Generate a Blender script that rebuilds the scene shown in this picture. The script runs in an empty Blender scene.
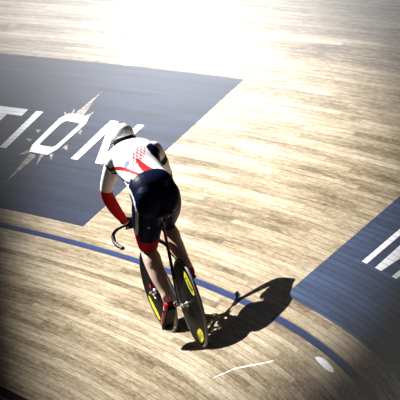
import bpy, bmesh, math, random
from mathutils import Vector, Matrix, Quaternion
from mathutils import noise as mnoise
random.seed(4)
SC = bpy.context.scene
COL = SC.collection
PI = math.pi
V = Vector

# ------------------------------------------------------------------ helpers
def tag(o, label=None, cat=None, group=None, kind=None):
    if label: o['label'] = label
    if cat: o['category'] = cat
    if group: o['group'] = group
    if kind: o['kind'] = kind
    return o

def empty(name, mat):
    o = bpy.data.objects.new(name, None)
    COL.objects.link(o)
    o.matrix_world = mat
    o.empty_display_size = .1
    return o

class MB:
    """collects vertices and faces of one mesh"""
    def __init__(s):
        s.v = []; s.f = []; s.m = []; s.uv = []
    def add(s, vs, fs, m=0):
        b = len(s.v)
        s.v += [V(p) for p in vs]
        for f in fs:
            s.f.append([b + i for i in f]); s.m.append(m)
        return s
    def loft(s, rings, cap=True, closed=False, m=0):
        n = len(rings[0]); k = len(rings)
        vs = [p for r in rings for p in r]; fs = []
        for i in range(k if closed else k - 1):
            for j in range(n):
                a = i * n + j; b = i * n + (j + 1) % n
                c = ((i + 1) % k) * n + (j + 1) % n; d = ((i + 1) % k) * n + j
                fs.append((a, b, c, d))
        if cap and not closed:
            fs.append(tuple(range(n - 1, -1, -1)))
            fs.append(tuple((k - 1) * n + j for j in range(n)))
        return s.add(vs, fs, m)
    def tube(s, pts, rad, n=12, flat=1.0, wide=None, m=0, sub=0, cap=True):
        """round (or flattened) tube; wide = direction that keeps the full radius"""
        pts = [V(p) for p in pts]
        if not hasattr(rad, '__len__'): rad = [rad] * len(pts)
        if sub: pts, rad = crom(pts, rad, sub)
        rings = []
        t0 = None; u = None
        for i, p in enumerate(pts):
            t = (pts[min(i + 1, len(pts) - 1)] - pts[max(i - 1, 0)]).normalized()
            if u is None:
                ref = V(wide) if wide else (V((0, 0, 1)) if abs(t.z) < .9 else V((0, 1, 0)))
                u = (ref - t * ref.dot(t)).normalized()
            else:
                u = (u - t * u.dot(t)).normalized()
            w = t.cross(u)
            rings.append([p + (u * math.cos(a) + w * math.sin(a) * flat) * rad[i] for a in [2 * PI * j / n for j in range(n)]])
        return s.loft(rings, cap, m=m)
    def ball(s, c, r, n=16, axes=None, m=0):
        c = V(c); k = n // 2
        if not hasattr(r, '__len__'): r = (r, r, r)
        ax = axes or (V((1, 0, 0)), V((0, 1, 0)), V((0, 0, 1)))
        vs = [c + ax[2] * r[2]]
        for i in range(1, k):
            ph = PI * i / k
            for j in range(n):
                a = 2 * PI * j / n
                vs.append(c + ax[0] * r[0] * math.sin(ph) * math.cos(a) + ax[1] * r[1] * math.sin(ph) * math.sin(a) + ax[2] * r[2] * math.cos(ph))
        vs.append(c - ax[2] * r[2]); e = len(vs) - 1
        fs = [(0, 1 + j, 1 + (j + 1) % n) for j in range(n)]
        for i in range(k - 2):
            for j in range(n):
                a = 1 + i * n + j; b = 1 + i * n + (j + 1) % n
                fs.append((a, a + n, b + n, b))
        o = 1 + (k - 2) * n
        fs += [(e, o + (j + 1) % n, o + j) for j in range(n)]
        return s.add(vs, fs, m)
    def lathe(s, prof, c, ax=V((1, 0, 0)), n=64, m=0, closed=False):
        """prof: (offset along ax, radius)"""
        ax = V(ax).normalized(); c = V(c)
        u = ax.orthogonal().normalized(); w = ax.cross(u)
        rings = [[c + ax * x + (u * math.cos(2 * PI * j / n) + w * math.sin(2 * PI * j / n)) * r for j in range(n)] for x, r in prof]
        return s.loft(rings, cap=not closed, closed=closed, m=m)
    def box(s, c, d, axes=None, m=0):
        c = V(c); ax = axes or (V((1, 0, 0)), V((0, 1, 0)), V((0, 0, 1)))
        vs = [c + ax[0] * d[0] * i + ax[1] * d[1] * j + ax[2] * d[2] * k for i in (-.5, .5) for j in (-.5, .5) for k in (-.5, .5)]
        return s.add(vs, [(0, 1, 3, 2), (4, 6, 7, 5), (0, 4, 5, 1), (2, 3, 7, 6), (0, 2, 6, 4), (1, 5, 7, 3)], m)
    def mesh(s, name, mats=(), smooth=True, xf=None):
        me = bpy.data.meshes.new(name)
        me.from_pydata([tuple(xf @ p) if xf else tuple(p) for p in s.v], [], s.f)
        for m in mats: me.materials.append(m)
        for p, m in zip(me.polygons, s.m): p.material_index = m
        bm = bmesh.new(); bm.from_mesh(me)
        bmesh.ops.recalc_face_normals(bm, faces=bm.faces)
        bm.to_mesh(me); bm.free()
        if smooth:
            for p in me.polygons: p.use_smooth = True
            me.set_sharp_from_angle(angle=math.radians(42))
        me.update()
        return me
    def build(s, name, mats, parent=None, smooth=True, xf=None):
        if not isinstance(mats, (list, tuple)): mats = [mats]
        return link(name, s.mesh(name, mats, smooth, xf), parent)

def link(name, me, parent=None):
    o = bpy.data.objects.new(name, me)
    COL.objects.link(o)
    if parent: o.parent = parent
    return o

def crom(pts, rad, k):
    P = []; R = []
    n = len(pts)
    for i in range(n - 1):
        a = pts[max(i - 1, 0)]; b = pts[i]; c = pts[i + 1]; d = pts[min(i + 2, n - 1)]
        ra = rad[max(i - 1, 0)]; rb = rad[i]; rc = rad[i + 1]; rd = rad[min(i + 2, n - 1)]
        for j in range(k):
            t = j / k
            h = lambda w, x, y, z: .5 * (2 * x + (y - w) * t + (2 * w - 5 * x + 4 * y - z) * t * t + (3 * x - w - 3 * y + z) * t ** 3)
            P.append(h(a, b, c, d)); R.append(max(h(ra, rb, rc, rd), .001))
    P.append(pts[-1]); R.append(rad[-1])
    return P, R

# ------------------------------------------------------------------ materials
def new_mat(name):
    m = bpy.data.materials.new(name); m.use_nodes = True
    nt = m.node_tree
    return m, nt, nt.nodes, nt.links, nt.nodes['Principled BSDF']

def mat(name, col, rough=.5, metal=0, spec=.5, var=.12, scale=30, bump=0, coat=0, sss=0):
    m, nt, N, L, b = new_mat(name)
    tc = N.new('ShaderNodeTexCoord'); no = N.new('ShaderNodeTexNoise')
    no.inputs['Scale'].default_value = scale; no.inputs['Detail'].default_value = 4
    L.new(tc.outputs['Object'], no.inputs['Vector'])
    mx = N.new('ShaderNodeMix'); mx.data_type = 'RGBA'
    mx.inputs['A'].default_value = [c * (1 - var) for c in col] + [1]
    mx.inputs['B'].default_value = [min(1, c * (1 + var)) for c in col] + [1]
    L.new(no.outputs['Fac'], mx.inputs['Factor'])
    L.new(mx.outputs['Result'], b.inputs['Base Color'])
    b.inputs['Roughness'].default_value = rough; b.inputs['Metallic'].default_value = metal
    b.inputs['Specular IOR Level'].default_value = spec
    if coat: b.inputs['Coat Weight'].default_value = coat
    if sss:
        b.inputs['Subsurface Weight'].default_value = sss
        b.inputs['Subsurface Radius'].default_value = (.01, .004, .002)
        b.inputs['Subsurface Scale'].default_value = 1
    if bump:
        bp = N.new('ShaderNodeBump'); bp.inputs['Strength'].default_value = bump; bp.inputs['Distance'].default_value = .002
        L.new(no.outputs['Fac'], bp.inputs['Height']); L.new(bp.outputs['Normal'], b.inputs['Normal'])
    return m

PLANK = .044
def math_node(N, L, op, a, b=None, c=None):
    n = N.new('ShaderNodeMath'); n.operation = op
    for i, x in enumerate((a, b, c)):
        if x is None: continue
        if isinstance(x, (int, float)): n.inputs[i].default_value = x
        else: L.new(x, n.inputs[i])
    return n.outputs[0]

def ramp(N, L, fac, stops):
    r = N.new('ShaderNodeValToRGB'); e = r.color_ramp.elements
    while len(e) < len(stops): e.new(.5)
    for el, (p, c) in zip(e, stops):
        el.position = p; el.color = (*c, 1)
    L.new(fac, r.inputs[0])
    return r.outputs[0]

def board_nodes(N, L):
    """UV in metres: u along the boards, v across. Returns (u, v, per-board random, gap, grain, grime)"""
    uv = N.new('ShaderNodeUVMap'); uv.uv_map = 'boards'
    sp = N.new('ShaderNodeSeparateXYZ'); L.new(uv.outputs[0], sp.inputs[0])
    u, v = sp.outputs[0], sp.outputs[1]
    M = lambda *a: math_node(N, L, *a)
    row = M('FLOOR', M('DIVIDE', v, PLANK))
    wn = N.new('ShaderNodeTexWhiteNoise'); wn.noise_dimensions = '1D'; L.new(row, wn.inputs['W'])
    ul = M('ADD', M('DIVIDE', u, 2.6), M('MULTIPLY', wn.outputs['Value'], 7.3))
    cell = M('FLOOR', ul)
    cv = N.new('ShaderNodeCombineXYZ'); L.new(row, cv.inputs[0]); L.new(cell, cv.inputs[1])
    wn2 = N.new('ShaderNodeTexWhiteNoise'); wn2.noise_dimensions = '2D'; L.new(cv.outputs[0], wn2.inputs['Vector'])
    fr = M('FRACT', M('DIVIDE', v, PLANK))
    edge = M('MINIMUM', fr, M('SUBTRACT', 1.0, fr))            # 0 at a gap .. 0.5
    gap = N.new('ShaderNodeMapRange'); gap.inputs[1].default_value = .03; gap.inputs[2].default_value = .12
    L.new(edge, gap.inputs[0])                                  # 0 gap .. 1 board
    fe = M('FRACT', ul); ee = M('MINIMUM', fe, M('SUBTRACT', 1.0, fe))
    g2 = N.new('ShaderNodeMapRange'); g2.inputs[1].default_value = .0; g2.inputs[2].default_value = .006
    L.new(ee, g2.inputs[0])
    gp = M('MINIMUM', gap.outputs[0], g2.outputs[0])
    def nz(su, sv, detail=4, rough=.6, off=0, dist=0):
        c = N.new('ShaderNodeCombineXYZ')
        L.new(M('MULTIPLY', u, su), c.inputs[0]); L.new(M('MULTIPLY', v, sv), c.inputs[1])
        L.new(M('ADD', M('MULTIPLY', row, 0.0), off), c.inputs[2])
        n = N.new('ShaderNodeTexNoise'); n.inputs['Scale'].default_value = 1; n.inputs['Detail'].default_value = detail
        n.inputs['Roughness'].default_value = rough; n.inputs['Distortion'].default_value = dist
        L.new(c.outputs[0], n.inputs['Vector'])
        return n.outputs['Fac']
    return u, v, wn2.outputs['Value'], gp, nz, M

def wood_mat():
    m, nt, N, L, b = new_mat('track_boards')
    u, v, rnd, gap, nz, M = board_nodes(N, L)
    grain = nz(2.2, 60, 5, .65, 3)
    long_ = nz(.45, 7, 4, .6, 11)
    patch = nz(.55, 1.3, 3, .5, 23)
    fac = M('ADD', M('ADD', M('MULTIPLY', rnd, .20), M('MULTIPLY', grain, .48)), M('MULTIPLY', long_, .75))
    fac = M('SUBTRACT', fac, .20)
    mott = nz(7.0, 75, 5, .75, 91)
    fac = M('ADD', fac, M('MULTIPLY', M('SUBTRACT', mott, .5), .75))
    base = ramp(N, L, fac, [(.14, (.026, .016, .008)), (.34, (.098, .069, .034)), (.54, (.245, .192, .120)), (.82, (.41, .355, .265))])
    # worn and dirty streaks that run with the boards
    st = N.new('ShaderNodeMapRange'); st.inputs[1].default_value = .56; st.inputs[2].default_value = .74
    L.new(nz(1.1, 26, 5, .7, 41, .4), st.inputs[0])
    pm = N.new('ShaderNodeMapRange'); pm.inputs[1].default_value = .42; pm.inputs[2].default_value = .62
    L.new(patch, pm.inputs[0])
    dirt = M('MULTIPLY', M('MULTIPLY', st.outputs[0], .75), M('ADD', M('MULTIPLY', pm.outputs[0], .8), .2))
    m1 = N.new('ShaderNodeMix'); m1.data_type = 'RGBA'; L.new(dirt, m1.inputs['Factor']); L.new(base, m1.inputs['A'])
    m1.inputs['B'].default_value = (.13, .08, .045, 1)
    # knots
    kn = N.new('ShaderNodeMapRange'); kn.inputs[1].default_value = .735; kn.inputs[2].default_value = .79
    L.new(nz(4.5, 18, 2, .5, 77), kn.inputs[0])
    m3 = N.new('ShaderNodeMix'); m3.data_type = 'RGBA'; L.new(M('MULTIPLY', kn.outputs[0], .8), m3.inputs['Factor']); L.new(m1.outputs['Result'], m3.inputs['A'])
    m3.inputs['B'].default_value = (.07, .04, .025, 1)
    m2 = N.new('ShaderNodeMix'); m2.data_type = 'RGBA'
    L.new(M('MULTIPLY', M('SUBTRACT', 1.0, gap), M('MULTIPLY', nz(.8, 20, 2, .5, 51), .95)), m2.inputs['Factor'])
    L.new(m3.outputs['Result'], m2.inputs['A']); m2.inputs['B'].default_value = (.06, .038, .022, 1)
    L.new(m2.outputs['Result'], b.inputs['Base Color'])
    b.inputs['Roughness'].default_value = ROUGH
    b.inputs['Specular IOR Level'].default_value = SPEC
    bp = N.new('ShaderNodeBump'); bp.inputs['Strength'].default_value = .15; bp.inputs['Distance'].default_value = .0015
    L.new(M('ADD', gap, M('MULTIPLY', grain, .35)), bp.inputs['Height']); L.new(bp.outputs['Normal'], b.inputs['Normal'])
    return m

def paint_mat(name, col, dark, wear=.5, gapdark=.55, under=(.42, .32, .22), wearlim=(.66, .78)):
    """paint over the boards: board to board variation, gaps, scuffs along the boards"""
    m, nt, N, L, b = new_mat(name)
    u, v, rnd, gap, nz, M = board_nodes(N, L)
    grain = nz(1.6, 40, 5, .7, 5)
    f = M('ADD', M('MULTIPLY', rnd, .30), M('ADD', M('MULTIPLY', grain, .55), M('MULTIPLY', M('SUBTRACT', nz(.7, 16, 5, .65, 17, .3), .35), .9)))
    base = ramp(N, L, f, [(.15, dark), (.85, col)])
    w = N.new('ShaderNodeMapRange'); w.inputs[1].default_value = wearlim[0]; w.inputs[2].default_value = wearlim[1]
    L.new(nz(1.3, 22, 6, .75, 61, .5), w.inputs[0])
    m1 = N.new('ShaderNodeMix'); m1.data_type = 'RGBA'
    L.new(M('MULTIPLY', w.outputs[0], wear), m1.inputs['Factor']); L.new(base, m1.inputs['A']); m1.inputs['B'].default_value = (*under, 1)
    m2 = N.new('ShaderNodeMix'); m2.data_type = 'RGBA'
    L.new(M('MULTIPLY', M('SUBTRACT', 1.0, gap), gapdark), m2.inputs['Factor']); L.new(m1.outputs['Result'], m2.inputs['A'])
    m2.inputs['B'].default_value = (.012, .011, .013, 1)
    L.new(m2.outputs['Result'], b.inputs['Base Color'])
    b.inputs['Roughness'].default_value = .42
    b.inputs['Specular IOR Level'].default_value = .045
    bp = N.new('ShaderNodeBump'); bp.inputs['Strength'].default_value = .10; bp.inputs['Distance'].default_value = .0015
    L.new(M('ADD', gap, M('MULTIPLY', grain, .35)), bp.inputs['Height']); L.new(bp.outputs['Normal'], b.inputs['Normal'])
    return m

ROUGH, SPEC = .42, .07
WOOD = wood_mat()
NAVY_PAINT = paint_mat('navy_floor_paint', (.0110, .0185, .047), (.001, .0016, .0045), .35, .75, (.12, .14, .20))
NAVY_PAINT_LIT = paint_mat('navy_floor_paint_lit', (.030, .052, .112), (.010, .018, .042), .35, .9, (.14, .17, .24))  # same navy paint, lightened in colour for the stronger light on this banner
BLUE_PAINT = paint_mat('blue_line_paint', (.009, .024, .090), (.004, .011, .042), .35, .6, (.3, .28, .3))
RED_PAINT = paint_mat('dark_red_line_paint', (.035, .006, .010), (.018, .003, .006), .2)
WHITE_PAINT = paint_mat('white_letter_paint', (.86, .86, .86), (.66, .67, .70), .25, .35, (.45, .45, .48))
WHITE_LINE = paint_mat('white_line_paint', (.85, .84, .82), (.6, .58, .55), .6, .3)
SAND_PAINT = paint_mat('sand_burst_paint', (.34, .30, .23), (.14, .125, .105), .8, .6, (.03, .04, .06), (.46, .60))
CHALK = paint_mat('chalk', (.86, .84, .80), (.6, .55, .5), .85, .5, (.42, .32, .22), (.5, .6))

CARBON = mat('black_carbon', (.012, .012, .013), .32, 0, .35, .3, 60)
MATTE = mat('black_rubber', (.02, .02, .02), .6, 0, .4, .2, 80)
TYRE = mat('dark_tyre', (.15, .135, .12), .5, 0, .5, .25, 90)
DISC = mat('disc_black', (.004, .0045, .004), .45, 0, .07, .3, 25)
CHROME = mat('polished_steel', (.80, .80, .80), .32, .45, .5, .08, 60)
YELLOW = mat('yellow_vinyl', (.80, .72, .03), .4, 0, .5, .06, 60)
OLIVE = mat('olive_vinyl', (.42, .36, .02), .45, 0, .5, .1, 60)
INK = mat('black_ink', (.02, .02, .015), .5)
SKIN = mat('skin', (.70, .47, .38), .55, 0, .2, .08, 40, .1, 0, .05)
NAVY = mat('navy_lycra', (.004, .007, .030), .42, 0, .03, .15, 120, .05)
WHITE = mat('white_lycra', (.82, .82, .85), .6, 0, .1, .03, 120, .05)
RED = mat('red_lycra', (.42, .012, .018), .6, 0, .05, .08, 120, .05)
PINK = mat('pale_red_lycra', (.62, .13, .15), .6, 0, .05, .05, 120)
HAZE = mat('slate_blue_lycra', (.20, .22, .38), .6, 0, .05, .1, 120)
BLACKC = mat('black_lycra', (.012, .012, .016), .5, 0, .4, .1, 120)
HELMET = mat('white_helmet_shell', (.92, .92, .93), .25, 0, .5, .02, 20, 0, .3)
SHOE = mat('red_shoe_leather', (.55, .015, .03), .3, 0, .5, .1, 50, .1, .3)
SOLE = mat('black_sole', (.006, .006, .006), .6, 0, .06)
HAIR = mat('dark_hair', (.03, .02, .015), .6, 0, .4, .3, 150, .4)
EYE = mat('eye_white', (.8, .8, .78), .2, 0, .5, .02)
LIP = mat('lip', (.48, .2, .18), .5)

# ------------------------------------------------------------------ the banked track
# gravity is -Z. The bend is a cone about the vertical axis through (-R, 0): s = distance up the
# slope from the blue line, th = angle round the bend (anticlockwise = riding direction)
R0, BETA = 26.7912, .687475
def surf(s, th, lift=0.0):
    r = R0 + s * math.cos(BETA)
    p = V((-R0 + r * math.cos(th), r * math.sin(th), s * math.sin(BETA)))
    if lift:
        p += V((-math.sin(BETA) * math.cos(th), -math.sin(BETA) * math.sin(th), math.cos(BETA))) * lift
    return p

def set_uv(me, stv):
    l = me.uv_layers.new(name='boards')
    for lp in me.loops:
        s, th = stv[lp.vertex_index]
        l.data[lp.index].uv = (th * R0, s + 10)

def track_patch(name, mats, s0, s1, t0, t1, lift, parent=None, ns=None, nt=None, thick=None):
    ns = ns or max(1, int((s1 - s0) / .5)); nt = nt or max(1, int((t1 - t0) / .01))
    vs = []; stv = []; fs = []
    for i in range(ns + 1):
        for j in range(nt + 1):
            s = s0 + (s1 - s0) * i / ns; t = t0 + (t1 - t0) * j / nt
            vs.append(surf(s, t, lift)); stv.append((s, t))
    W = nt + 1
    for i in range(ns):
        for j in range(nt):
            a = i * W + j; fs.append((a + 1, a, a + W, a + W + 1))
    th = thick if thick is not None else lift
    loop = [j for j in range(W)] + [i * W + nt for i in range(1, ns + 1)] + [ns * W + j for j in range(nt - 1, -1, -1)] + [i * W for i in range(ns - 1, 0, -1)]
    b = len(vs)
    for k in loop:
        s, t = stv[k]; vs.append(surf(s, t, lift - th)); stv.append((s, t))
    n = len(loop)
    for k in range(n):
        fs.append((loop[k], loop[(k + 1) % n], b + (k + 1) % n, b + k))
    me = bpy.data.meshes.new(name); me.from_pydata([tuple(p) for p in vs], [], fs); me.materials.append(mats)
    set_uv(me, stv); me.update()
    return link(name, me, parent)

def track_poly(name, mt, polys, lift, parent=None, step=.004):
    """flat painted shape; polys = list of outlines of (s, th), each a simple polygon"""
    me = bpy.data.meshes.new(name); bm = bmesh.new()
    for pl in polys:
        pts = []
        for i, a in enumerate(pl):
            b = pl[(i + 1) % len(pl)]
            k = max(1, int(abs(b[1] - a[1]) / step) + 0)
            for j in range(k): pts.append((a[0] + (b[0] - a[0]) * j / k, a[1] + (b[1] - a[1]) * j / k))
        top = [bm.verts.new((p[0], p[1] * R0, 1)) for p in pts]
        bot = [bm.verts.new((p[0], p[1] * R0, 0)) for p in pts]
        f = bm.faces.new(top)
        bmesh.ops.triangulate(bm, faces=[f])
        n = len(pts)
        for i in range(n): bm.faces.new((top[i], top[(i + 1) % n], bot[(i + 1) % n], bot[i]))
    bmesh.ops.recalc_face_normals(bm, faces=bm.faces)
    bm.to_mesh(me); bm.free()
    stv = []
    for v in me.vertices:
        s, t, z = v.co.x, v.co.y / R0, v.co.z
        stv.append((s, t)); v.co = surf(s, t, lift if z > .5 else lift - .0006)
    # the swap (s, arc) -> world keeps handedness outwards
    me.materials.append(mt); set_uv(me, stv)
    bm = bmesh.new(); bm.from_mesh(me)
    for f in bm.faces:
        pass
    bmesh.ops.recalc_face_normals(bm, faces=bm.faces); bm.to_mesh(me); bm.free()
    return link(name, me, parent)

TH0, TH1 = -.30, 1.0
floor = track_patch('floor', WOOD, -2.6, 6.0, TH0, TH1, 0.0, thick=.04)
tag(floor, 'banked wooden cycling track of long narrow boards', kind='structure')
t1 = track_patch('trim_1', BLUE_PAINT, -.026, .026, TH0, TH1, .0009, ns=1); tag(t1, 'blue line painted round the banked track', kind='structure')
t2 = track_patch('trim_2', RED_PAINT, -1.575, -1.50, TH0, TH1, .0009, ns=1); tag(t2, 'dark red line painted low on the banked track', kind='structure')
t3 = track_patch('trim_3', WHITE_LINE, 2.1, 6.0, .41265, .41405, .0009); tag(t3, 'thin white line running straight up the banking', kind='structure')

def base_frame(s, th):
    return Matrix.Translation(surf(s, th))

# banner with the letters T I O N
bl = track_patch('floor_banner', NAVY_PAINT, .184, 2.10, .3270, .62, .0010)
tag(bl, 'dark navy banner painted on the track boards, lettered TION, with a sand-coloured burst', 'banner')
S0, S1 = .888, 1.405
bm_ = [[(0.8695, 0.4143), (0.8457, 0.4083), (0.4906, 0.4102)],
       [(0.9128, 0.4179), (0.8766, 0.4147), (0.8291, 0.4211)],
       [(0.8688, 0.4131), (0.8621, 0.4097), (0.6533, 0.4107)],
       [(0.8788, 0.4068), (0.8863, 0.4042), (0.7411, 0.402)],
       [(0.903, 0.4013), (0.9105, 0.3988), (0.8226, 0.3953)],
       [(0.9974, 0.3971), (1.049, 0.3962), (0.9757, 0.3919)],
       [(1.0086, 0.4223), (1.0573, 0.4228), (1.0403, 0.4275)],
       [(1.1231, 0.4232), (1.1694, 0.4231), (1.1678, 0.4268)],
       [(1.4101, 0.4126), (1.404, 0.4085), (1.7557, 0.4099)],
       [(1.4076, 0.4087), (1.4043, 0.4052), (1.5917, 0.4085)],
       [(1.4058, 0.4046), (1.3902, 0.401), (1.4848, 0.4013)],
       [(1.4041, 0.415), (1.4033, 0.412), (1.4894, 0.416)],
       [(1.391, 0.4184), (1.397, 0.4161), (1.4356, 0.4207)],
       [(1.2021, 0.3973), (1.2481, 0.3971), (1.1757, 0.3935)]]
for tri in bm_:
    ry = track_poly('ray', SAND_PAINT, [tri], .0016, bl); ry['label'] = 'sand-coloured spike round the letter O'
track_poly('letter', WHITE_PAINT, [[(1.310, .4452), (1.403, .4452), (1.403, .4716), (1.310, .4716), (1.310, .4611), (S0, .4611), (S0, .4558), (1.310, .4558)]], .0022, bl)
track_poly('letter', WHITE_PAINT, [[(S0, .4333), (S1 - .008, .4339), (S1 - .008, .4390), (S0, .4384)]], .0022, bl)
def ring_poly(o, i):
    n = len(o); return [[o[k], o[(k + 1) % n], i[(k + 1) % n], i[k]] for k in range(n)]
O_out = [(S0, .4022), (.962, .3995), (1.325, .3984), (1.408, .4010), (1.412, .4165), (1.34, .4192), (.975, .4186), (S0, .4160)]
O_in = [(.985, .4040), (1.01, .4026), (1.29, .4018), (1.322, .4032), (1.325, .4132), (1.29, .4148), (1.01, .4146), (.985, .4132)]
track_poly('letter', WHITE_PAINT, ring_poly(O_out, O_in), .0022, bl)
track_poly('letter', WHITE_PAINT, [[(S0, .3787), (S1, .3787), (S1, .3845), (S0, .3838)], [(S0, .3592), (S1, .3592), (S1, .3640), (S0, .3640)],
                                   [(S1, .3845), (S1, .3790), (S0, .3592), (S0, .3648)]], .0022, bl)
# second banner, lettered M at the frame's edge
b2 = track_patch('floor_banner', NAVY_PAINT_LIT, .184, 2.10, -.16, .1330, .0010)
tag(b2, 'navy banner painted on the track boards, stronger light put into its colour, lettered M, right of the shadow', 'banner')
q0, q1 = .676, 1.19
track_poly('letter', WHITE_PAINT, [[(q0, .1000), (q1, .1000), (q1, .1058), (q0, .1054)], [(q0, .0650), (q1, .0640), (q1, .0700), (q0, .0705)],
                                   [(q0, .0905), (q0, .0832), (.80, .0808), (q1, .0705), (q1, .0645), (1.10, .0700), (.95, .0862), (1.10, .1000), (q1, .1055), (q1, .1000), (.92, .0918)]], .0022, b2)
# marks lying on the boards
ch = []
cp = [(-.615, .1140), (-.555, .1105), (-.4805, .1066), (-.445, .1030), (-.406, .0988), (-.372, .0950), (-.3456, .0916), (-.310, .0880), (-.272, .0842)]
for a, b in zip(cp[:-1], cp[1:]):
    w = .010
    ch.append([(a[0] + w, a[1]), (b[0] + w, b[1]), (b[0] - w, b[1]), (a[0] - w, a[1])])
sc_ = track_poly('chalk_mark', CHALK, ch, .0009); tag(sc_, 'thin white chalk streak on the boards below the rider\'s shadow', 'mark')
bb = [(-.0862, .0560), (-.066, .0548), (-.0540, .0500), (-.0505, .0440), (-.056, .0360), (-.0648, .0301), (-.0830, .0281), (-.094, .0330), (-.0986, .0396), (-.094, .0500)]
pb = track_poly('paint_blotch', WHITE_PAINT, [bb], .0009); tag(pb, 'small off-white paint blotch just below the blue line', 'mark')

# ------------------------------------------------------------------ bicycle frame of reference
BK = Matrix(((.9504, -.168, -.2616, -.6496), (.1666, .9856, -.0277, 3.8912), (.2625, -.0173, .9648, -.2969), (0, 0, 0, 1)))
# re-orthonormalise
q_ = BK.to_3x3().to_quaternion().normalized()
BK = Matrix.Translation(BK.to_translation()) @ q_.to_matrix().to_4x4()
BK = BK @ Matrix.Translation((0, 0, .0015))
bike = empty('track_bicycle', BK)
tag(bike, 'black track bicycle with black disc wheels ridden by the cyclist', 'bicycle')
RW = .335
AX = V((0, 0, RW)); FX = V((0, .982, RW)); BB_ = V((0, .40, .29))
HT = V((0, .800, .800)); HB = V((0, .842, .665))
sd = (HT - HB).normalized()
ST = Matrix.Translation(HB) @ Matrix.Rotation(.0754, 4, sd) @ Matrix.Translation(-HB)   # the bars are turned slightly left

def sticker_poly(side, pts, ctr, lift=.0012):
    """points in (y,z) on the disc's side; x follows the dish of the disc"""
    return [V((side * (disc_x(math.hypot(p[0], p[1])) + lift), p[0], p[1])) + ctr for p in pts]
def disc_x(r):
    t = min(1, max(0, (r - .04) / (.300 - .04)))
    return .026 * (1 - t) ** 1.0 + .0098 * t

def rot2(p, a):
    return (p[0] * math.cos(a) - p[1] * math.sin(a), p[0] * math.sin(a) + p[1] * math.cos(a))

def lozenge(a0, rad, L, Wd):
    pts = []
    n = 12
    for k in range(n):        # pointed oval: flat long sides, rounded points
        t = 2 * PI * k / n
    out = [(-.5, 0), (-.44, .26), (-.30, .45), (0, .5), (.30, .45), (.44, .26), (.5, 0), (.44, -.26), (.30, -.45), (0, -.5), (-.30, -.45), (-.44, -.26)]
    return [rot2((rad + y * Wd, -x * L), a0) for x, y in out]

GLYPH = {  # strokes on a 0..1 x 0..1 cell
    'M': [(0, 0, 0, 1), (0, 1, .5, .35), (.5, .35, 1, 1), (1, 1, 1, 0)], 'A': [(0, 0, .5, 1), (.5, 1, 1, 0), (.22, .38, .78, .38)],
    'V': [(0, 1, .5, 0), (.5, 0, 1, 1)], 'I': [(.5, 0, .5, 1)], 'C': [(.9, .9, .3, 1), (.3, 1, 0, .6), (0, .6, 0, .4), (0, .4, .3, 0), (.3, 0, .9, .1)]}
def lettering(mb, word, fn, h, w, gap, sw):
    n = len(word); tot = n * w + (n - 1) * gap; x = -tot / 2
    for c in word:
        for x0, y0, x1, y1 in GLYPH[c]:
            a = V((x + x0 * w, (y0 - .5) * h, 0)); b = V((x + x1 * w, (y1 - .5) * h, 0))
            t = (b - a).normalized() if (b - a).length else V((1, 0, 0)); nn = V((-t.y, t.x, 0)) * sw / 2
            mb.add([fn(*(p.xy)) for p in (a - nn - t * sw * .4, b - nn + t * sw * .4, b + nn + t * sw * .4, a + nn - t * sw * .4)], [(0, 1, 2, 3)])
        x += w + gap

def wheel(ctr, xf, stickers, front):
    prof = []
    tr = .0115
    mb = MB()   # tyre: closed ring section
    sec = [(tr * math.cos(a), RW - tr + tr * math.sin(a)) for a in [2 * PI * k / 14 for k in range(14)]]
    mb.lathe(sec, ctr, n=96, closed=True)
    w = MB()
    disc_prof = [(-.0098, .312)] + [(-disc_x(r), r) for r in (.300, .2, .12, .04)] + [(-.027, .02)] + [(.027, .02)] + [(disc_x(r), r) for r in (.04, .12, .2, .300)] + [(.0098, .312)]
    w.lathe(disc_prof, ctr, n=96)
    root = w.build('wheel', DISC, bike, xf=xf)
    root['label'] = 'black solid disc front wheel' if front else 'black solid disc rear wheel with yellow stickers'
    mb.build('tyre', TYRE, root, xf=xf)
    hb = MB(); hb.lathe([(-.052, .004), (-.052, .0135), (-.036, .0135), (-.034, .017), (-.026, .020), (.026, .020), (.034, .017), (.036, .0135), (.052, .0135), (.052, .004)], ctr, n=20)
    hb.build('hub', CHROME, root, xf=xf)
    return root

# rear wheel
rw = wheel(AX, None, None, False)
A_L = math.radians(134.5)
lz = MB(); P = sticker_poly(-1, lozenge(A_L, .236, .228, .082), AX); lz.add(P, [tuple(range(len(P)))])
P = sticker_poly(1, lozenge(PI - A_L, .236, .228, .082), AX)
st = lz.build('sticker', YELLOW, rw, smooth=False); st['label'] = 'yellow pointed sticker with black lettering'
lt = MB()
def rear_fn(x, y):
    p = rot2((.236 + y, -x), A_L); return V((-(disc_x(math.hypot(*p)) + .0022), p[0], p[1])) + AX
lettering(lt, 'MAVIC', rear_fn, .044, .022, .010, .0075)
# lettering is a sub-part of the wheel next to its sticker
lt.build('lettering', INK, rw, smooth=False)
A_2 = math.radians(249)
lz2 = MB(); P = sticker_poly(-1, lozenge(A_2, .248, .200, .090), AX); lz2.add(P, [tuple(range(len(P)))])
st = lz2.build('sticker', YELLOW, rw, smooth=False); st['label'] = 'lower yellow sticker near the rim'
lt2 = MB()
def low_fn(x, y):
    p = rot2((.248 + y, -x), A_2); return V((-(disc_x(math.hypot(*p)) + .0022), p[0], p[1])) + AX
lettering(lt2, 'MAVIC', low_fn, .040, .020, .009, .008)
lt2.build('lettering', OLIVE, rw, smooth=False)
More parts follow.
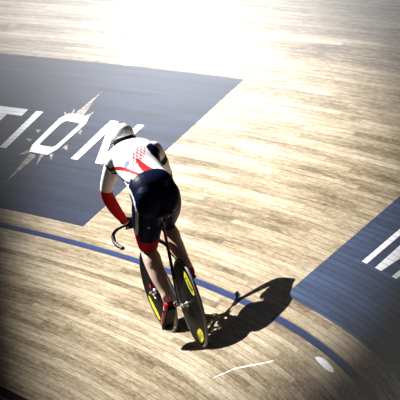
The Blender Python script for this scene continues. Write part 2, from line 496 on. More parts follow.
# front wheel
fw = wheel(FX, ST, None, True)
A_F = math.radians(-37)
lz = MB(); P = sticker_poly(-1, lozenge(A_F, .250, .228, .082), FX); lz.add(P, [tuple(range(len(P)))])
st = lz.build('sticker', YELLOW, fw, smooth=False, xf=ST); st['label'] = 'yellow pointed sticker by the rim'
for (yy, zz, ww, hh, mt, nm) in [(.11, .03, .05, .035, RED, 'red speck of a small decal'), (.085, -.03, .05, .016, WHITE, 'small white decal'), (.06, -.055, .05, .016, WHITE, 'small white decal')]:
    d_ = MB(); P = sticker_poly(-1, [(yy - ww / 2, zz - hh / 2), (yy + ww / 2, zz - hh / 2), (yy + ww / 2, zz + hh / 2), (yy - ww / 2, zz + hh / 2)], FX); d_.add(P, [(0, 1, 2, 3)])
    o_ = d_.build('decal', mt, fw, smooth=False, xf=ST); o_['label'] = nm

# frame
SEATC = V((0, .268, .745)); STOP = V((0, .240, .845))
fr = MB()
fr.tube([BB_, V((0, .30, .63)), SEATC, STOP], [.021, .019, .018, .017], 14, .62, (0, 1, 0))
fr.tube([SEATC + V((0, .005, .0)), V((0, .55, .768)), V((0, .80, .775))], [.017, .018, .022], 14, .75, (0, 0, 1))
fr.tube([BB_, V((0, .62, .49)), V((0, .835, .700))], [.030, .029, .026], 14, .55, (0, 0, 1))
fr.tube([HB - sd * .01, HT + sd * .012], [.023, .021], 16)
fr.lathe([(-.036, .021), (.036, .021)], BB_, n=20)
frame = fr.build('frame', CARBON, bike)
for s_, nm in ((-1, 'l'), (1, 'r')):
    f2 = MB(); f2.tube([BB_ + V((s_ * .02, -.02, 0)), V((s_ * .036, .25, .305)), V((s_ * .058, .02, .333)), V((s_ * .058, -.012, .335))], [.014, .012, .010, .009], 10, .7, (0, 0, 1), sub=3)
    f2.build('chain_stay', CARBON, frame)
    f3 = MB(); f3.tube([SEATC + V((s_ * .006, -.012, -.06)), V((s_ * .03, .16, .60)), V((s_ * .056, .05, .41)), V((s_ * .058, .0, .335))], [.010, .009, .0085, .009], 10, .6, (0, 1, 0), sub=3)
    f3.build('seat_stay', CARBON, frame)
    nt_ = MB(); nt_.lathe([(0, .0155), (.012, .0155), (.014, .008), (.020, .008)], AX + V((s_ * .062, 0, 0)), ax=(s_, 0, 0), n=6)
    nt_.box(AX + V((s_ * .066, -.004, 0)), (.006, .05, .026))
    nt_.build('axle_nut', CHROME, bike, smooth=False)
    nf = MB(); nf.lathe([(0, .012), (.012, .012), (.014, .007), (.018, .007)], FX + V((s_ * .056, 0, 0)), ax=(s_, 0, 0), n=6)
    nf.build('axle_nut', CHROME, bike, smooth=False, xf=ST)
# fork, stem, bars: turned together
fk = MB()
crown = HB - sd * .022
for s_ in (-1, 1):
    fk.tube([crown + V((s_ * .012, 0, .008)), crown + V((s_ * .043, .004, -.03)), V((s_ * .048, .905, .50)), V((s_ * .050, .975, .345)), V((s_ * .050, .982, .330))], [.017, .018, .016, .010, .010], 12, .5, (0, 1, 0), sub=4)
fk.tube([crown + V((-.03, 0, 0)), crown + V((.03, 0, 0))], .02, 12)
fk.build('fork', CARBON, bike, xf=ST)
stm = MB(); CL = V((0, .885, .885))
stm.tube([HT + sd * .012, HT + sd * .055], .019, 14)
stm.tube([HT + sd * .035, CL], [.018, .017], 12, .8, (0, 0, 1))
stm.lathe([(-.024, .021), (.024, .021)], CL, n=18)
stm.build('stem', CARBON, bike, xf=ST)
IST = ST.inverted()
def bar_pts(s_):
    if s_ < 0:
        P = [(-.1081, .88, .884), (-.1477, .93, .880), (-.1977, .97, .8579), (-.2274, .99, .8185), (-.2332, .95, .7748), (-.222, .885, .750), (-.2137, .82, .7386)]
        return [IST @ V(p) for p in P]
    return [V((-p.x, p.y, p.z)) for p in bar_pts(-1)]
hbm = MB()
L_ = bar_pts(-1); R_ = bar_pts(1)
hbm.tube(L_[::-1][2:] + [CL + V((-.05, -.002, 0)), CL + V((.05, -.002, 0))] + R_[:-2], .0125, 12, sub=6)
bars = hbm.build('handlebar', CARBON, bike, xf=ST)
for Q in (L_, R_):
    g = MB(); g.tube(Q[-4:], [.0155] * 4, 12, sub=6); g.ball(Q[-1], .0165, 12)
    g.build('grip', MATTE, bars, xf=ST)
# saddle and post
SAD = V((0, .165, .985))
sp_ = MB(); sp_.tube([STOP - V((0, -.012, .05)), V((0, .228, .90)), V((0, .222, .945))], .0135, 12, .8, (0, 1, 0)); sp_.box((0, .215, .948), (.034, .05, .018))
sp_.build('seat_post', CARBON, bike)
sdl = MB()
rings = []
for k, (y, w, z, t) in enumerate([(.035, .030, .992, .012), (.045, .058, .994, .018), (.075, .070, .993, .022), (.115, .064, .990, .022), (.155, .044, .987, .020), (.20, .027, .985, .018), (.26, .021, .985, .016), (.29, .016, .983, .013), (.302, .008, .980, .008)]):
    rings.append([V((w * math.cos(a), y, z + t * (math.sin(a) if math.sin(a) > 0 else .9 * math.sin(a)) - .10 * (w * math.cos(a)) ** 2 * 10)) for a in [2 * PI * j / 20 for j in range(20)]])
sdl.loft(rings)
sad = sdl.build('saddle', MATTE, bike)
rl = MB()
for s_ in (-1, 1): rl.tube([(s_ * .03, .07, .978), (s_ * .022, .12, .960), (s_ * .022, .24, .958), (s_ * .008, .285, .972)], .0035, 8, sub=4)
rl.build('saddle_rails', CHROME, sad)
# drivetrain (right side)
CR = .165
LP = V((-.098, .445, .1315)); RP = V((.098, .355, .4485))
chain_x = .043
cr_ = MB()
teeth = []
n = 96
prof = [(.0, .101), (.004, .101)]
ring = MB()
ro = [V((chain_x - .002, BB_.y + (.099 if k % 2 else .0955) * math.cos(2 * PI * k / n), BB_.z + (.099 if k % 2 else .0955) * math.sin(2 * PI * k / n))) for k in range(n)]
ri = [V((chain_x - .002, BB_.y + .078 * math.cos(2 * PI * k / n), BB_.z + .078 * math.sin(2 * PI * k / n))) for k in range(n)]
dx = V((.004, 0, 0))
ring.loft([ro, [p + dx for p in ro], [p + dx for p in ri], ri], closed=True)
for k in range(5):
    a = 2 * PI * k / 5 + .4
    ring.tube([BB_ + V((chain_x - .001, .015 * math.cos(a), .015 * math.sin(a))), BB_ + V((chain_x - .001, .084 * math.cos(a), .084 * math.sin(a)))], [.012, .007], 8, .35, (0, 0, 1))
ring.build('chainring', CHROME, bike)
cog = MB(); cog.lathe([(chain_x - .002, .020), (chain_x - .002, .029), (chain_x + .002, .029), (chain_x + .002, .020)], AX, n=28); cog.build('cog', CHROME, bike)
chn = MB(); pth = []
a0 = math.atan2(AX.z - BB_.z, AX.y - BB_.y)
up_ = V((0, math.cos(PI / 2 + .02), math.sin(PI / 2 + .02)))
for k in range(25):                     # front half round the ring
    a = PI / 2 - PI * k / 24; pth.append(V((chain_x, BB_.y + .099 * math.cos(a), BB_.z + .099 * math.sin(a))))
for k in range(13):
    a = -PI / 2 - PI * k / 12; pth.append(V((chain_x, AX.y + .0305 * math.cos(a), AX.z + .0305 * math.sin(a))))
rings = []
for i, p in enumerate(pth):
    t = (pth[(i + 1) % len(pth)] - pth[i - 1]).normalized(); nn = t.cross(V((1, 0, 0)))
    rings.append([p + V((x, 0, 0)) + nn * y for x, y in ((-.004, -.0045), (.004, -.0045), (.004, .0045), (-.004, .0045))])
chn.loft(rings, closed=True); chn.build('chain', CHROME, bike, smooth=False)
for s_, PD in ((-1, LP), (1, RP)):
    ca = MB(); x0 = s_ * .060
    ca.tube([BB_ + V((s_ * .034, 0, 0)), BB_ + V((s_ * .066, 0, 0))], .017, 14)
    ca.tube([V((x0, BB_.y, BB_.z)), V((s_ * .068, PD.y, PD.z))], [.016, .011], 12, .5, (0, 1, 0)); ca.tube([V((s_ * .06, PD.y, PD.z)), V((s_ * .078, PD.y, PD.z))], .0125, 12)
    ca.build('crank_arm', CHROME if s_ < 0 else CARBON, bike)
    pd = MB(); pd.tube([V((s_ * .072, PD.y, PD.z)), V((s_ * .142, PD.y, PD.z))], .007, 10)
    pd.box(V((s_ * .112, PD.y, PD.z)), (.056, .058, .016)); pd.tube([V((s_ * .112, PD.y + .03, PD.z + .004)), V((s_ * .112, PD.y + .046, PD.z + .010))], .014, 8, .4)
    pd.build('pedal', MATTE, bike)

# ------------------------------------------------------------------ the rider
PO = V((0, .35, .10))                          # root at the lower foot
person = empty('person', BK @ Matrix.Translation(PO))
tag(person, 'cyclist in white helmet and navy, white and red long-sleeved skinsuit, bent over the bars', 'person')
XF = Matrix.Translation(-PO)

SP = [(V((-.014, .085, 1.045)), .115, .085), (V((-.020, .120, 1.115)), .158, .135), (V((-.020, .185, 1.180)), .164, .145), (V((-.018, .275, 1.235)), .150, .116), (V((-.012, .385, 1.290)), .148, .108),
      (V((-.006, .490, 1.345)), .166, .116), (V((-.004, .580, 1.388)), .178, .108), (V((-.002, .645, 1.420)), .165, .098), (V((0, .705, 1.430)), .110, .082), (V((.001, .745, 1.435)), .064, .060)]
LEG_L = ([V((-.088, .185, 1.065)), V((-.094, .295, .940)), V((-.100, .405, .805)), V((-.103, .455, .730)), V((-.108, .395, .645)), V((-.113, .312, .530)), V((-.115, .240, .435)), V((-.117, .210, .392))],
         [.112, .106, .082, .062, .066, .057, .038, .037])
LEG_R = ([V((.062, .185, 1.065)), V((.070, .320, .985)), V((.078, .465, .900)), V((.082, .540, .856)), V((.086, .480, .795)), V((.091, .385, .700)), V((.096, .275, .600)), V((.099, .235, .565))],
         [.104, .098, .074, .060, .064, .055, .037, .036])
ARM_L = ([V((-.150, .590, 1.395)), V((-.190, .650, 1.320)), V((-.220, .725, 1.235)), V((-.234, .760, 1.172)), V((-.218, .785, 1.100)), V((-.185, .820, 1.015)), V((-.152, .845, .948)), V((-.138, .858, .920))],
         [.068, .056, .048, .042, .044, .038, .029, .028])
ARM_R = ([V((.150, .590, 1.390)), V((.190, .650, 1.315)), V((.220, .725, 1.230)), V((.234, .760, 1.168)), V((.218, .785, 1.096)), V((.185, .820, 1.012)), V((.152, .845, .946)), V((.138, .858, .920))],
         [.068, .056, .048, .042, .044, .038, .029, .028])

def capsule_chain(mb, pts, rad, n=18, sub=5):
    mb.tube(pts, rad, n, sub=sub)
    mb.ball(pts[0], rad[0], 16); mb.ball(pts[-1], rad[-1], 16)

bd = MB()
rings = []
P_ = [s[0] for s in SP]
cp_, a_ = crom(P_, [s[1] for s in SP], 4); _, b_ = crom(P_, [s[2] for s in SP], 4)
for i, p in enumerate(cp_):
    t = (cp_[min(i + 1, len(cp_) - 1)] - cp_[max(i - 1, 0)]).normalized()
    u = V((1, 0, 0)); w = t.cross(u).normalized()
    ring_ = []
    for j in range(28):
        a = 2 * PI * j / 28
        e = .82                               # slightly squared section
        cx = math.copysign(abs(math.cos(a)) ** e, math.cos(a)); sx = math.copysign(abs(math.sin(a)) ** e, math.sin(a))
        ring_.append(p + u * a_[i] * cx + w * b_[i] * sx)
    rings.append(ring_)
bd.loft(rings)
for s_ in (-1, 1):   # buttocks, shoulder blades, shoulders
    bd.ball((s_ * .070 - .020, .105, 1.120), (.100, .124, .128), 20)
    bd.ball((s_ * .095 - .006, .52, 1.425), (.062, .10, .035), 16, (V((1, 0, 0)), V((0, .9, .44)), V((0, -.44, .9))))
    bd.ball((s_ * .150, .600, 1.398), (.068, .075, .066), 16)
capsule_chain(bd, *LEG_L); capsule_chain(bd, *LEG_R); capsule_chain(bd, *ARM_L); capsule_chain(bd, *ARM_R)
for s_, LG in ((-1, LEG_L), (1, LEG_R)):      # calf bulge on the back of the shank, kneecap, foot inside the shoe
    k, an = LG[0][3], LG[0][7]
    ax = (an - k).normalized(); back = (V((0, -1, 0)) - ax * V((0, -1, 0)).dot(ax)).normalized()
    sd_ = ax.cross(back)
    bd.ball(k + ax * .115 + back * .024 + V((s_ * .008, 0, 0)), (.054, .048, .115), 18, (sd_, back, ax))
    bd.ball(k - back * .022 + ax * .01, (.042, .035, .052), 14, (sd_, back, ax))
# neck and head (face looks ahead and down the track)
HC = V((.004, .838, 1.488))
hf = V((0, .93, -.36)).normalized(); hu = V((0, .36, .93)).normalized(); hr = V((1, 0, 0))
bd.tube([V((0, .70, 1.42)), V((0, .755, 1.445)), HC - hu * .03 - hf * .02], [.066, .058, .058], 18)
bd.ball(HC + hu * .03 - hf * .01, (.076, .097, .092), 24, (hr, hf, hu))
bd.ball(HC - hu * .045 + hf * .035, (.058, .062, .068), 20, (hr, hf, hu))
bd.ball(HC - hu * .095 + hf * .068, (.030, .026, .022), 14, (hr, hf, hu))          # chin
bd.tube([HC + hf * .088 + hu * .012, HC + hf * .118 - hu * .030, HC + hf * .098 - hu * .040], [.009, .014, .010], 10)   # nose
bd.ball(HC + hf * .078 + hu * .022, (.052, .020, .010), 14, (hr, hf, hu))            # brow
for s_ in (-1, 1):
    bd.ball(HC + hr * s_ * .076 - hf * .005 - hu * .012, (.010, .020, .032), 12, (hr, hf, hu))   # ears
# hands inside the mitts
def hand(mb, s_, mirror_from=None, thick=1.0):
    bp = [ST @ p for p in (bar_pts(-1) if s_ < 0 else bar_pts(1))]
    A, B = ST @ (CL + V((s_ * .05, -.002, 0))), bp[0]
    bc_ = A.lerp(bp[0], .95)
    ba = (bp[1] - A).normalized() * 1.0                   # along the bar, outwards
    wrist = (ARM_L if s_ < 0 else ARM_R)[0][-1]
    up = (V((0, -.30, .95)) - ba * V((0, -.30, .95)).dot(ba)).normalized()
    fwd = up.cross(ba) * (1 if up.cross(ba).y > 0 else -1)
    pc = bc_ + up * .029 - fwd * .006
    rr = []
    # palm: flattened loft from the wrist to the knuckles
    kn = bc_ + up * .030 + fwd * .028
    for t, hw, ht in ((0, .024, .020), (.3, .030, .019), (.62, .040, .017), (1, .041, .013)):
        c = wrist.lerp(kn, t) + up * (.006 * math.sin(PI * t))
        tt = (kn - wrist).normalized(); sx = (ba - tt * ba.dot(tt)).normalized(); uu = tt.cross(sx)
        rr.append([c + sx * hw * math.cos(a) + uu * ht * math.sin(a) for a in [2 * PI * j / 16 for j in range(16)]])
    mb.loft(rr)
    fingers = [(-.031, .92, .0093), (-.0105, 1.06, .0098), (.0105, 1.0, .0095), (.031, .80, .0083)]
    tips = []
    for off, ln, r in fingers:
        c = bc_ + ba * off
        pts = [kn + ba * off - fwd * .012 - up * .002, kn + ba * off + fwd * .006 - up * .004]
        for an, rad in ((5, .0265), (-35, .0255), (-80, .0245), (-120 if ln < 1 else -138, .0245)):
            a = math.radians(an * (.55 + .45 * ln)); pts.append(c + (fwd * math.cos(a) + up * math.sin(a)) * rad)
        mb.tube(pts, [r, r * 1.06, r, r * .98, r * .92, r * .82], 10, sub=3); mb.ball(pts[-1], r * .82, 10)
        tips.append(pts)
    # thumb: leaves the inner side of the palm near its base and closes under the bar
    inn = -ba
    tp = [wrist.lerp(kn, .35) + inn * .020, wrist.lerp(kn, .55) + inn * .042 - up * .010, bc_ + inn * .050 - fwd * .022 - up * .006, bc_ + inn * .044 - fwd * .014 - up * .022]
    mb.tube(tp, [.013, .0125, .0115, .0095], 10, sub=4); mb.ball(tp[-1], .0095, 10)
    return tips

def remesh(mb, voxel, smooth_it=4, fac=.5):
    me = mb.mesh('tmp', (), False)
    o = bpy.data.objects.new('tmp', me); COL.objects.link(o)
    r = o.modifiers.new('r', 'REMESH'); r.mode = 'VOXEL'; r.voxel_size = voxel; r.use_smooth_shade = True
    if smooth_it:
        s = o.modifiers.new('s', 'SMOOTH'); s.iterations = smooth_it; s.factor = fac
    dg = bpy.context.evaluated_depsgraph_get(); dg.update()
    out = bpy.data.meshes.new_from_object(o.evaluated_get(dg))
    bpy.data.objects.remove(o); bpy.data.meshes.remove(me)
    return out

for s_ in (-1, 1): hand(bd, s_)
for s_, LG in ((-1, LEG_L), (1, LEG_R)): pass
FOOT = {}
def foot_axis(s_):
    an = (LEG_L if s_ < 0 else LEG_R)[0][-1]; PD = LP if s_ < 0 else RP
    ball_ = V((s_ * (.114 if s_ < 0 else .104), PD.y + .004, PD.z + .030))
    heel = V((s_ * .117, an.y - .050, an.z - .072)) if s_ < 0 else V((s_ * .102, an.y - .040, an.z - .075))
    d = (ball_ - heel).normalized(); r = V((1, 0, 0)); up = r.cross(d).normalized()
    return heel, ball_, d, r, up
for s_ in (-1, 1):
    heel, ball_, d, r, up = foot_axis(s_)
    an = (LEG_L if s_ < 0 else LEG_R)[0][-1]
    bd.tube([an, heel + d * .03 + up * .035], [.036, .030], 14); bd.tube([heel + d * .02 + up * .028, ball_ + up * .012, ball_ + d * .055 + up * .006], [.027, .030, .020], 14, .7, tuple(r))
body_me = remesh(bd, .0062, 5)

# ---- regions of the suit, in bicycle coordinates
def seg_dist(p, a, b):
    ab = b - a; t = max(0, min(1, (p - a).dot(ab) / ab.length_squared))
    return (p - (a + ab * t)).length, t
def chain_near(p, pts, rad):
    best = (9, 0, 0); L = [0]
    for a, b in zip(pts[:-1], pts[1:]): L.append(L[-1] + (b - a).length)
    for i, (a, b) in enumerate(zip(pts[:-1], pts[1:])):
        d, t = seg_dist(p, a, b); r = rad[i] + (rad[i + 1] - rad[i]) * t
        if d - r < best[0]: best = (d - r, L[i] + (L[i + 1] - L[i]) * t, d / r)
    return best
def cum(pts, i):
    return sum((pts[k + 1] - pts[k]).length for k in range(i))
CH = {'LL': LEG_L, 'RL': LEG_R, 'LA': ARM_L, 'RA': ARM_R}
KN = {k: cum(CH[k][0], 3) for k in CH}
SPP = [s[0] for s in SP]
def spine(p):
    best = (9, 0, V(), V((0, 1, 0)))
    l = 0
    for a, b in zip(SPP[:-1], SPP[1:]):
        d, t = seg_dist(p, a, b)
        if d < best[0]: best = (d, l + (b - a).length * t, a.lerp(b, t), (b - a).normalized())
        l += (b - a).length
    return best
NECKL = cum(SPP, 8)
def pl_dist(p, pl):
    return min(seg_dist(p, a, b)[0] for a, b in zip(pl[:-1], pl[1:]))
PATTERN = []       # filled below: (material index, polyline, half width)
M_NAVY, M_WHITE, M_RED, M_BLACK, M_PINK, M_HAZE = range(6)
def region(p):
    """material index of the suit at p, or None for bare skin"""
    sp_d, sl, sc, stn = spine(p)
    if sl > NECKL and sp_d < .11 and p.y > .70: 
        pass
    bn = {k: chain_near(p, *CH[k]) for k in CH}
    k = min(bn, key=lambda q: bn[q][0]); dl = bn[k][0]
    # torso radius at this station
    i = 0; l = 0; tr = .12
    for a in range(len(SP) - 1):
        ln = (SPP[a + 1] - SPP[a]).length
        if l <= sl <= l + ln + 1e-6: tr = SP[a][1] * .5 + SP[a][2] * .5
        l += ln
    if (p - HC).length < .135 and (p.y > .745): return None
    if p.y > .735 and abs(p.x) < .075 and p.z > 1.40: return None
    if k in ('LL', 'RL') and dl < .03 and bn[k][1] > .10:
        if bn[k][1] > KN[k] * HEM[k]: return None
        return suit_col(p, k, bn[k][1] / KN[k], sl)
    if k in ('LA', 'RA') and dl < .03 and bn[k][1] > .06:
        if bn[k][1] > KN[k] * SLEEVE[k]: return None
        return suit_col(p, k, bn[k][1] / KN[k], sl)
    return suit_col(p, 'T', 0, sl)
HEM = {'LL': .92, 'RL': .90}; SLEEVE = {'LA': .88, 'RA': .30}
#PATTERN_BEGIN
HEM['RL'] = .80; SLEEVE['RA'] = SLEEVE['LA'] = 1.95
STRIPE = [V(q) for q in ((-.163, .365, 1.262), (-.171, .265, 1.240), (-.184, .154, 1.206), (-.190, .091, 1.137), (-.181, .127, 1.057), (-.187, .216, .957), (-.190, .290, .890))]
SEAM = [V(q) for q in ((-.223, .596, 1.399), (-.219, .571, 1.380), (-.208, .561, 1.359), (-.192, .555, 1.330), (-.172, .500, 1.292), (-.163, .431, 1.282), (-.164, .338, 1.274), (-.167, .239, 1.266), (-.161, .193, 1.268))]
BAND = [V(q) for q in ((-.188, .555, 1.356), (-.174, .485, 1.363), (-.163, .432, 1.363), (-.152, .390, 1.359), (-.139, .352, 1.353), (-.128, .311, 1.346), (-.118, .267, 1.337), (-.108, .225, 1.327), (-.090, .150, 1.315))]
def in_poly(x, y, P):
    c = False; j = len(P) - 1
    for i in range(len(P)):
        if (P[i][1] > y) != (P[j][1] > y) and x < (P[j][0] - P[i][0]) * (y - P[i][1]) / (P[j][1] - P[i][1]) + P[i][0]: c = not c
        j = i
    return c
def suit_col(p, k, t, sl):
    if k != 'RL' and k != 'RA' and p.x < -.12:
        d = pl_dist(p, STRIPE)
        if d < .015: return M_WHITE
        if d < .023: return M_BLACK
        if k in ('T', 'LA') and p.y > .18 and pl_dist(p, SEAM) < .0095: return M_BLACK
    if k == 'LL': return M_RED if t > .66 or (t > .52 and p.x < -.175) else M_NAVY
    if k == 'RL': return M_NAVY
    if k in ('LA', 'RA') and t > .90: return M_RED
    if k == 'LA': return M_WHITE
    if k == 'RA': return M_NAVY if t < .40 else M_WHITE
    if p.y < .163 + (.045 if p.x < -.14 else 0): return M_NAVY
    if p.x < -.13 and p.z < 1.268 + (p.y - .216) * .264 - .03: return M_NAVY
    if p.z < 1.25: return M_NAVY
    if p.z > 1.28:
        if pl_dist(p, BAND) < .0135: return M_RED
        x, y = p.x, p.y
        if y < .36:
            c = -.018 - (y - .19) * .10; hw = .040 - (y - .16) * .14
            if abs(x - c) < hw: return M_RED
        if .30 < y < .50:
            c = -.034 + (y - .35) * .55; hw = .050
            if abs(x - c) < hw and in_poly(x, y, [(-.09, .30), (.03, .30), (.085, .44), (.03, .50), (-.04, .42)]):
                g = .014; q = (math.floor(x / g) + math.floor((y + .002) / (g * 2.2))) % 2
                if q == 0: return M_PINK
        if in_poly(x, y, [(.076, .470), (.126, .535), (.30, .52), (.30, .33), (.115, .345), (.085, .380)]): return M_NAVY
        if (V((x, y, 0)) - V((-.112, .366, 0))).length < .022: return M_HAZE
    return M_WHITE
#PATTERN_END

body_me.materials.clear(); body_me.materials.append(SKIN)
for p in body_me.polygons: p.use_smooth = True
reg = [region(p.center) for p in body_me.polygons]
# skinsuit: the covered faces lifted off the skin as a thin closed shell
bms = bmesh.new(); bms.from_mesh(body_me); bms.faces.ensure_lookup_table()
nrm = [v.normal.copy() for v in bms.verts]
for f in bms.faces: f.material_index = 9 if reg[f.index] is None else reg[f.index]
bmesh.ops.delete(bms, geom=[f for f in bms.faces if f.material_index == 9], context='FACES')
for v in bms.verts: v.co += v.normal * .0035
edge_geom = bmesh.ops.extrude_edge_only(bms, edges=[e for e in bms.edges if e.is_boundary])
for v in [g for g in edge_geom['geom'] if isinstance(g, bmesh.types.BMVert)]:
    v.co -= v.normal * .003
suit_me = bpy.data.meshes.new('skinsuit')
bms.to_mesh(suit_me); bms.free()
for m_ in (NAVY, WHITE, RED, BLACKC, PINK, HAZE): suit_me.materials.append(m_)
for p in suit_me.polygons: p.use_smooth = True
body_me.transform(XF); suit_me.transform(XF)
body = link('body', body_me, person)
suit = link('skinsuit', suit_me, person); suit['label'] = 'navy skinsuit with white and red upper back'

em = MB()
for k in range(3):
    x0 = -.008 + k * .008
    em.add([V((-.123 + x0 - .003, .158, .914)), V((-.123 + x0 + .003, .158, .914)), V((-.123 + x0 * .6 - .001, .161, .920 + .005 * (k + 1))), V((-.123 + x0 * .6 - .006, .161, .920 + .005 * (k + 1)))], [(0, 1, 2, 3)])
emb = em.build('emblem', WHITE, suit, smooth=False, xf=XF)
emb['label'] = 'tiny white three-bar emblem on the thigh'
# gloves
for s_ in (-1, 1):
    g = MB(); hand(g, s_)
    ar = ARM_L if s_ < 0 else ARM_R
    g.tube([ar[0][-1].lerp(ar[0][-2], .5), ar[0][-1]], [.0315, .031], 16)
    gm = remesh(g, .0032, 2)
    gm.materials.clear(); gm.materials.append(BLACKC)
    for v in gm.vertices: v.co = v.co + v.normal * .0022
    for p in gm.polygons: p.use_smooth = True
    gm.transform(XF); link('glove', gm, person)

# shoes
for s_ in (-1, 1):
    heel, ball_, d, r, up = foot_axis(s_)
    sm = MB()
    L0 = (ball_ - heel).length
    prof = [(-.012, .020, .012, .030), (.0, .030, .004, .062), (.02, .034, .0, .082), (.05, .035, .0, .086), (.085, .036, -.001, .074), (.12, .040, -.003, .060), (L0, .045, -.004, .046), (L0 + .04, .041, -.002, .036), (L0 + .07, .030, .002, .026), (L0 + .083, .014, .006, .018)]
    rings = []
    for y, w, z0, z1 in prof:
        c = heel + d * y + up * ((z0 + z1) / 2 - .006); h = (z1 - z0) / 2
        rings.append([c + r * w * math.copysign(abs(math.cos(a)) ** .8, math.cos(a)) + up * h * math.copysign(abs(math.sin(a)) ** .8, math.sin(a)) for a in [2 * PI * j / 20 for j in range(20)]])
    sm.loft(rings)
    sho = sm.build('shoe', SHOE, person, xf=XF)
    so = MB(); rings = []
    for y, w, z0, z1 in prof:
        c = heel + d * y + up * (z0 - .010); w2 = w + .002
        rings.append([c + r * w2 * math.cos(a) + up * .0065 * math.sin(a) for a in [2 * PI * j / 16 for j in range(16)]])
    so.loft(rings); so.box(heel + d * .012 + up * -.016, (.05, .03, .012), (r, d, up)); so.box(ball_ - up * .018, (.04, .05, .012), (r, d, up))
    so.build('sole', SOLE, sho, xf=XF)
    for yy in (.075, .115):
        sb = MB(); rr = []
        zt = .078 if yy < .1 else .062
        for k in range(13):
            a = PI * k / 12
            c = heel + d * (yy + .006 * math.cos(a)) + r * (.039 if yy < .1 else .042) * math.cos(a) + up * (.018 + (zt - .022) * math.sin(a))
            rr.append([c + d * x + (c - (heel + d * yy + up * .02)).normalized() * y for x, y in ((-.010, -.003), (.010, -.003), (.010, .002), (-.010, .002))])
        sb.loft(rr); sb.build('strap', WHITE if yy < .1 else SOLE, sho, smooth=False, xf=XF)

# helmet
hm = MB(); rings = []
HLM = HC + hu * .030
for k, (t, w, zt, zb) in enumerate([(.135, .018, .040, .018), (.126, .046, .062, .008), (.098, .073, .086, -.002), (.055, .086, .102, -.012), (0, .091, .108, -.022), (-.05, .089, .104, -.034), (-.095, .079, .090, -.042), (-.125, .058, .068, -.040), (-.142, .034, .046, -.028), (-.148, .012, .028, -.012)]):
    c = HLM + hf * t
    rings.append([c + hr * w * math.cos(a) + hu * ((zt if math.sin(a) > 0 else -zb) * math.sin(a)) for a in [2 * PI * j / 32 for j in range(32)]])
hm.loft(rings)
helm = hm.build('helmet', HELMET, person, xf=XF); helm['label'] = 'smooth white racing helmet'
for s_ in (-1, 1):        # moulded ridges either side of the crown
    rb = MB(); rb.tube([HLM + hf * .09 + hr * s_ * .038 + hu * .078, HLM + hf * .03 + hr * s_ * .044 + hu * .094, HLM - hf * .05 + hr * s_ * .042 + hu * .091, HLM - hf * .105 + hr * s_ * .032 + hu * .072], [.004, .009, .009, .004], 10, .6, sub=4)
    rb.build('ridge', HELMET, helm, xf=XF)
hb2 = MB()                 # dark padded rear edge above the nape
rings = []
for k in range(25):
    a = PI + PI * k / 24 
    c = HLM - hf * .045 + hr * .084 * math.cos(a) + hf * .092 * math.sin(a) - hu * (.032)
    o_ = (hr * math.cos(a) + hf * math.sin(a)).normalized()
    rings.append([c + o_ * x + hu * y for x, y in ((-.014, -.020), (.004, -.020), (.005, .004), (-.014, .004))])
hb2.loft(rings); hb2.build('helmet_padding', BLACKC, helm, xf=XF)
hs = MB()
for s_ in (-1, 1):
    hs.tube([HC + hr * s_ * .080 + hu * .02, HC + hr * s_ * .070 - hu * .05 + hf * .01, HC + hr * s_ * .03 - hu * .110 + hf * .04, HC - hu * .118 + hf * .045], .004, 8, sub=4)
hs.build('chin_strap', BLACKC, helm, xf=XF)
# eyes and mouth
for s_ in (-1, 1):
    e = MB(); e.ball(HC + hf * .082 + hr * s_ * .030 + hu * .004, .0125, 14); ey = e.build('eye', EYE, person, xf=XF)
    e2 = MB(); e2.ball(HC + hf * .0925 + hr * s_ * .030 + hu * .003, (.005, .003, .005), 10, (hr, hf, hu)); e2.build('iris', INK, ey, xf=XF)
mo = MB(); mo.tube([HC + hf * .090 - hr * .024 - hu * .066, HC + hf * .102 - hu * .066, HC + hf * .090 + hr * .024 - hu * .066], [.003, .007, .003], 10, .8, sub=4); mo.build('mouth', LIP, person, xf=XF)

#EXTRA

# ------------------------------------------------------------------ camera
C = Matrix(((1, 0, 0), (0, 1, 0), (0, 0, 1)))
yaw, pitch, roll, fpx = -.0798592, -.0898050, .0034384, 3673.023
fwd = V((-math.sin(yaw) * math.cos(pitch), math.cos(yaw) * math.cos(pitch), math.sin(pitch)))
rgt = V((math.cos(yaw), math.sin(yaw), 0)); upv = rgt.cross(fwd)
r2 = rgt * math.cos(roll) + upv * math.sin(roll); u2 = upv * math.cos(roll) - rgt * math.sin(roll)
cam = bpy.data.cameras.new('camera'); cam.sensor_fit = 'HORIZONTAL'; cam.sensor_width = 36; cam.lens = fpx / 400 * 36
cam.clip_start = .5; cam.clip_end = 300
co = bpy.data.objects.new('camera', cam); COL.objects.link(co)
co.matrix_world = Matrix(((r2.x, u2.x, -fwd.x, -2.76424), (r2.y, u2.y, -fwd.y, -22.226541), (r2.z, u2.z, -fwd.z, 3.128431), (0, 0, 0, 1)))
SC.camera = co

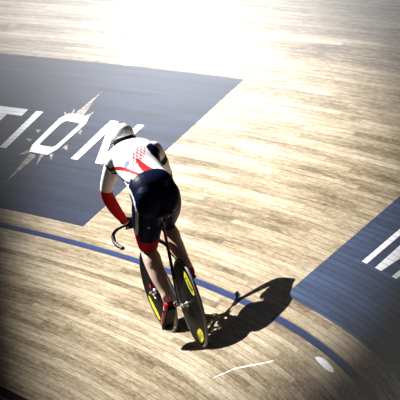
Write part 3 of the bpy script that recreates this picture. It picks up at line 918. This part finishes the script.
# ------------------------------------------------------------------ light
def look(o, d):
    o.rotation_mode = 'QUATERNION'; o.rotation_quaternion = V(d).to_track_quat('-Z', 'Y')
KEY_E, FAR_E, UP_E = 350000, 22000, 115000
KEY_POOL = (.6524, .2567), (3.6842, .4081), (1.1093, .0780)
FAR_POOL = (3.03, .428), (2.72, .645), (1.10, .305)
UP_POOL = (2.50, .4333), (.55, .318), (2.73, .2136)
KEY = V((.64, -.42, -.64)).normalized()
CAMP = V((-2.76424, -22.226541, 3.128431))
def on_track(s, th): return surf(s, th)
def pool_spot(name, D, c, a, b, energy, dist, radius, color, blend=1.0):
    """spot lamp shining along D whose soft elliptical pool has its centre c and two half axes ending at a, b (s, th on the boards)"""
    T = surf(*c)
    fl = lambda v: v - D * v.dot(D)
    va = fl(surf(*a) - T); vb = fl(surf(*b) - T)
    e1 = va.normalized(); e2 = D.cross(e1).normalized()
    m00, m10, m01, m11 = va.dot(e1), va.dot(e2), vb.dot(e1), vb.dot(e2)
    aa, bb, dd = m00 * m00 + m01 * m01, m00 * m10 + m01 * m11, m10 * m10 + m11 * m11
    ang = .5 * math.atan2(2 * bb, aa - dd); mid = (aa + dd) / 2; dif = math.hypot((aa - dd) / 2, bb)
    l1 = math.sqrt(mid + dif); l2 = math.sqrt(max(1e-6, mid - dif))
    ex = e1 * math.cos(ang) + e2 * math.sin(ang); mz = -D; ey = mz.cross(ex)
    L = bpy.data.lights.new(name, 'SPOT'); L.energy = energy; L.spot_size = 2 * math.atan(l1 / dist)
    L.spot_blend = blend; L.shadow_soft_size = radius; L.color = color
    o = bpy.data.objects.new(name, L); COL.objects.link(o); lc = T - D * dist
    o.matrix_world = Matrix(((ex.x, ey.x, mz.x, lc.x), (ex.y, ey.y, mz.y, lc.y), (ex.z, ey.z, mz.z, lc.z), (0, 0, 0, 1))) @ Matrix.Diagonal((1, l2 / l1, 1, 1))
    return o
pool_spot('key_lamp', KEY, *KEY_POOL, KEY_E, 40.0, .14, (1, .99, .975))
pool_spot('added_upper_fill', V((.56, -.36, -.75)).normalized(), *UP_POOL, UP_E, 40.0, .5, (1, .99, .975))  # unseen fill added to brighten only the upper part of the track
# unseen wash light added at the far end to whiten the upper banking
P = surf(*FAR_POOL[0]); n_ = surf(*FAR_POOL[0], 1) - P; v_ = (P - CAMP).normalized()
md = (v_ - n_ * 2 * v_.dot(n_)).normalized()
pool_spot('added_far_wash', -md, *FAR_POOL, FAR_E, 30.0, 1.2, (.95, .97, 1))
w = bpy.data.worlds.new('hall'); w.use_nodes = True; SC.world = w
w.node_tree.nodes['Background'].inputs[0].default_value = (.75, .85, 1, 1); w.node_tree.nodes['Background'].inputs[1].default_value = .010

SC.view_settings.view_transform = 'Standard'; SC.view_settings.look = 'None'
SC.view_settings.gamma = 1; SC.view_settings.exposure = 0; SC.view_settings.use_curve_mapping = False
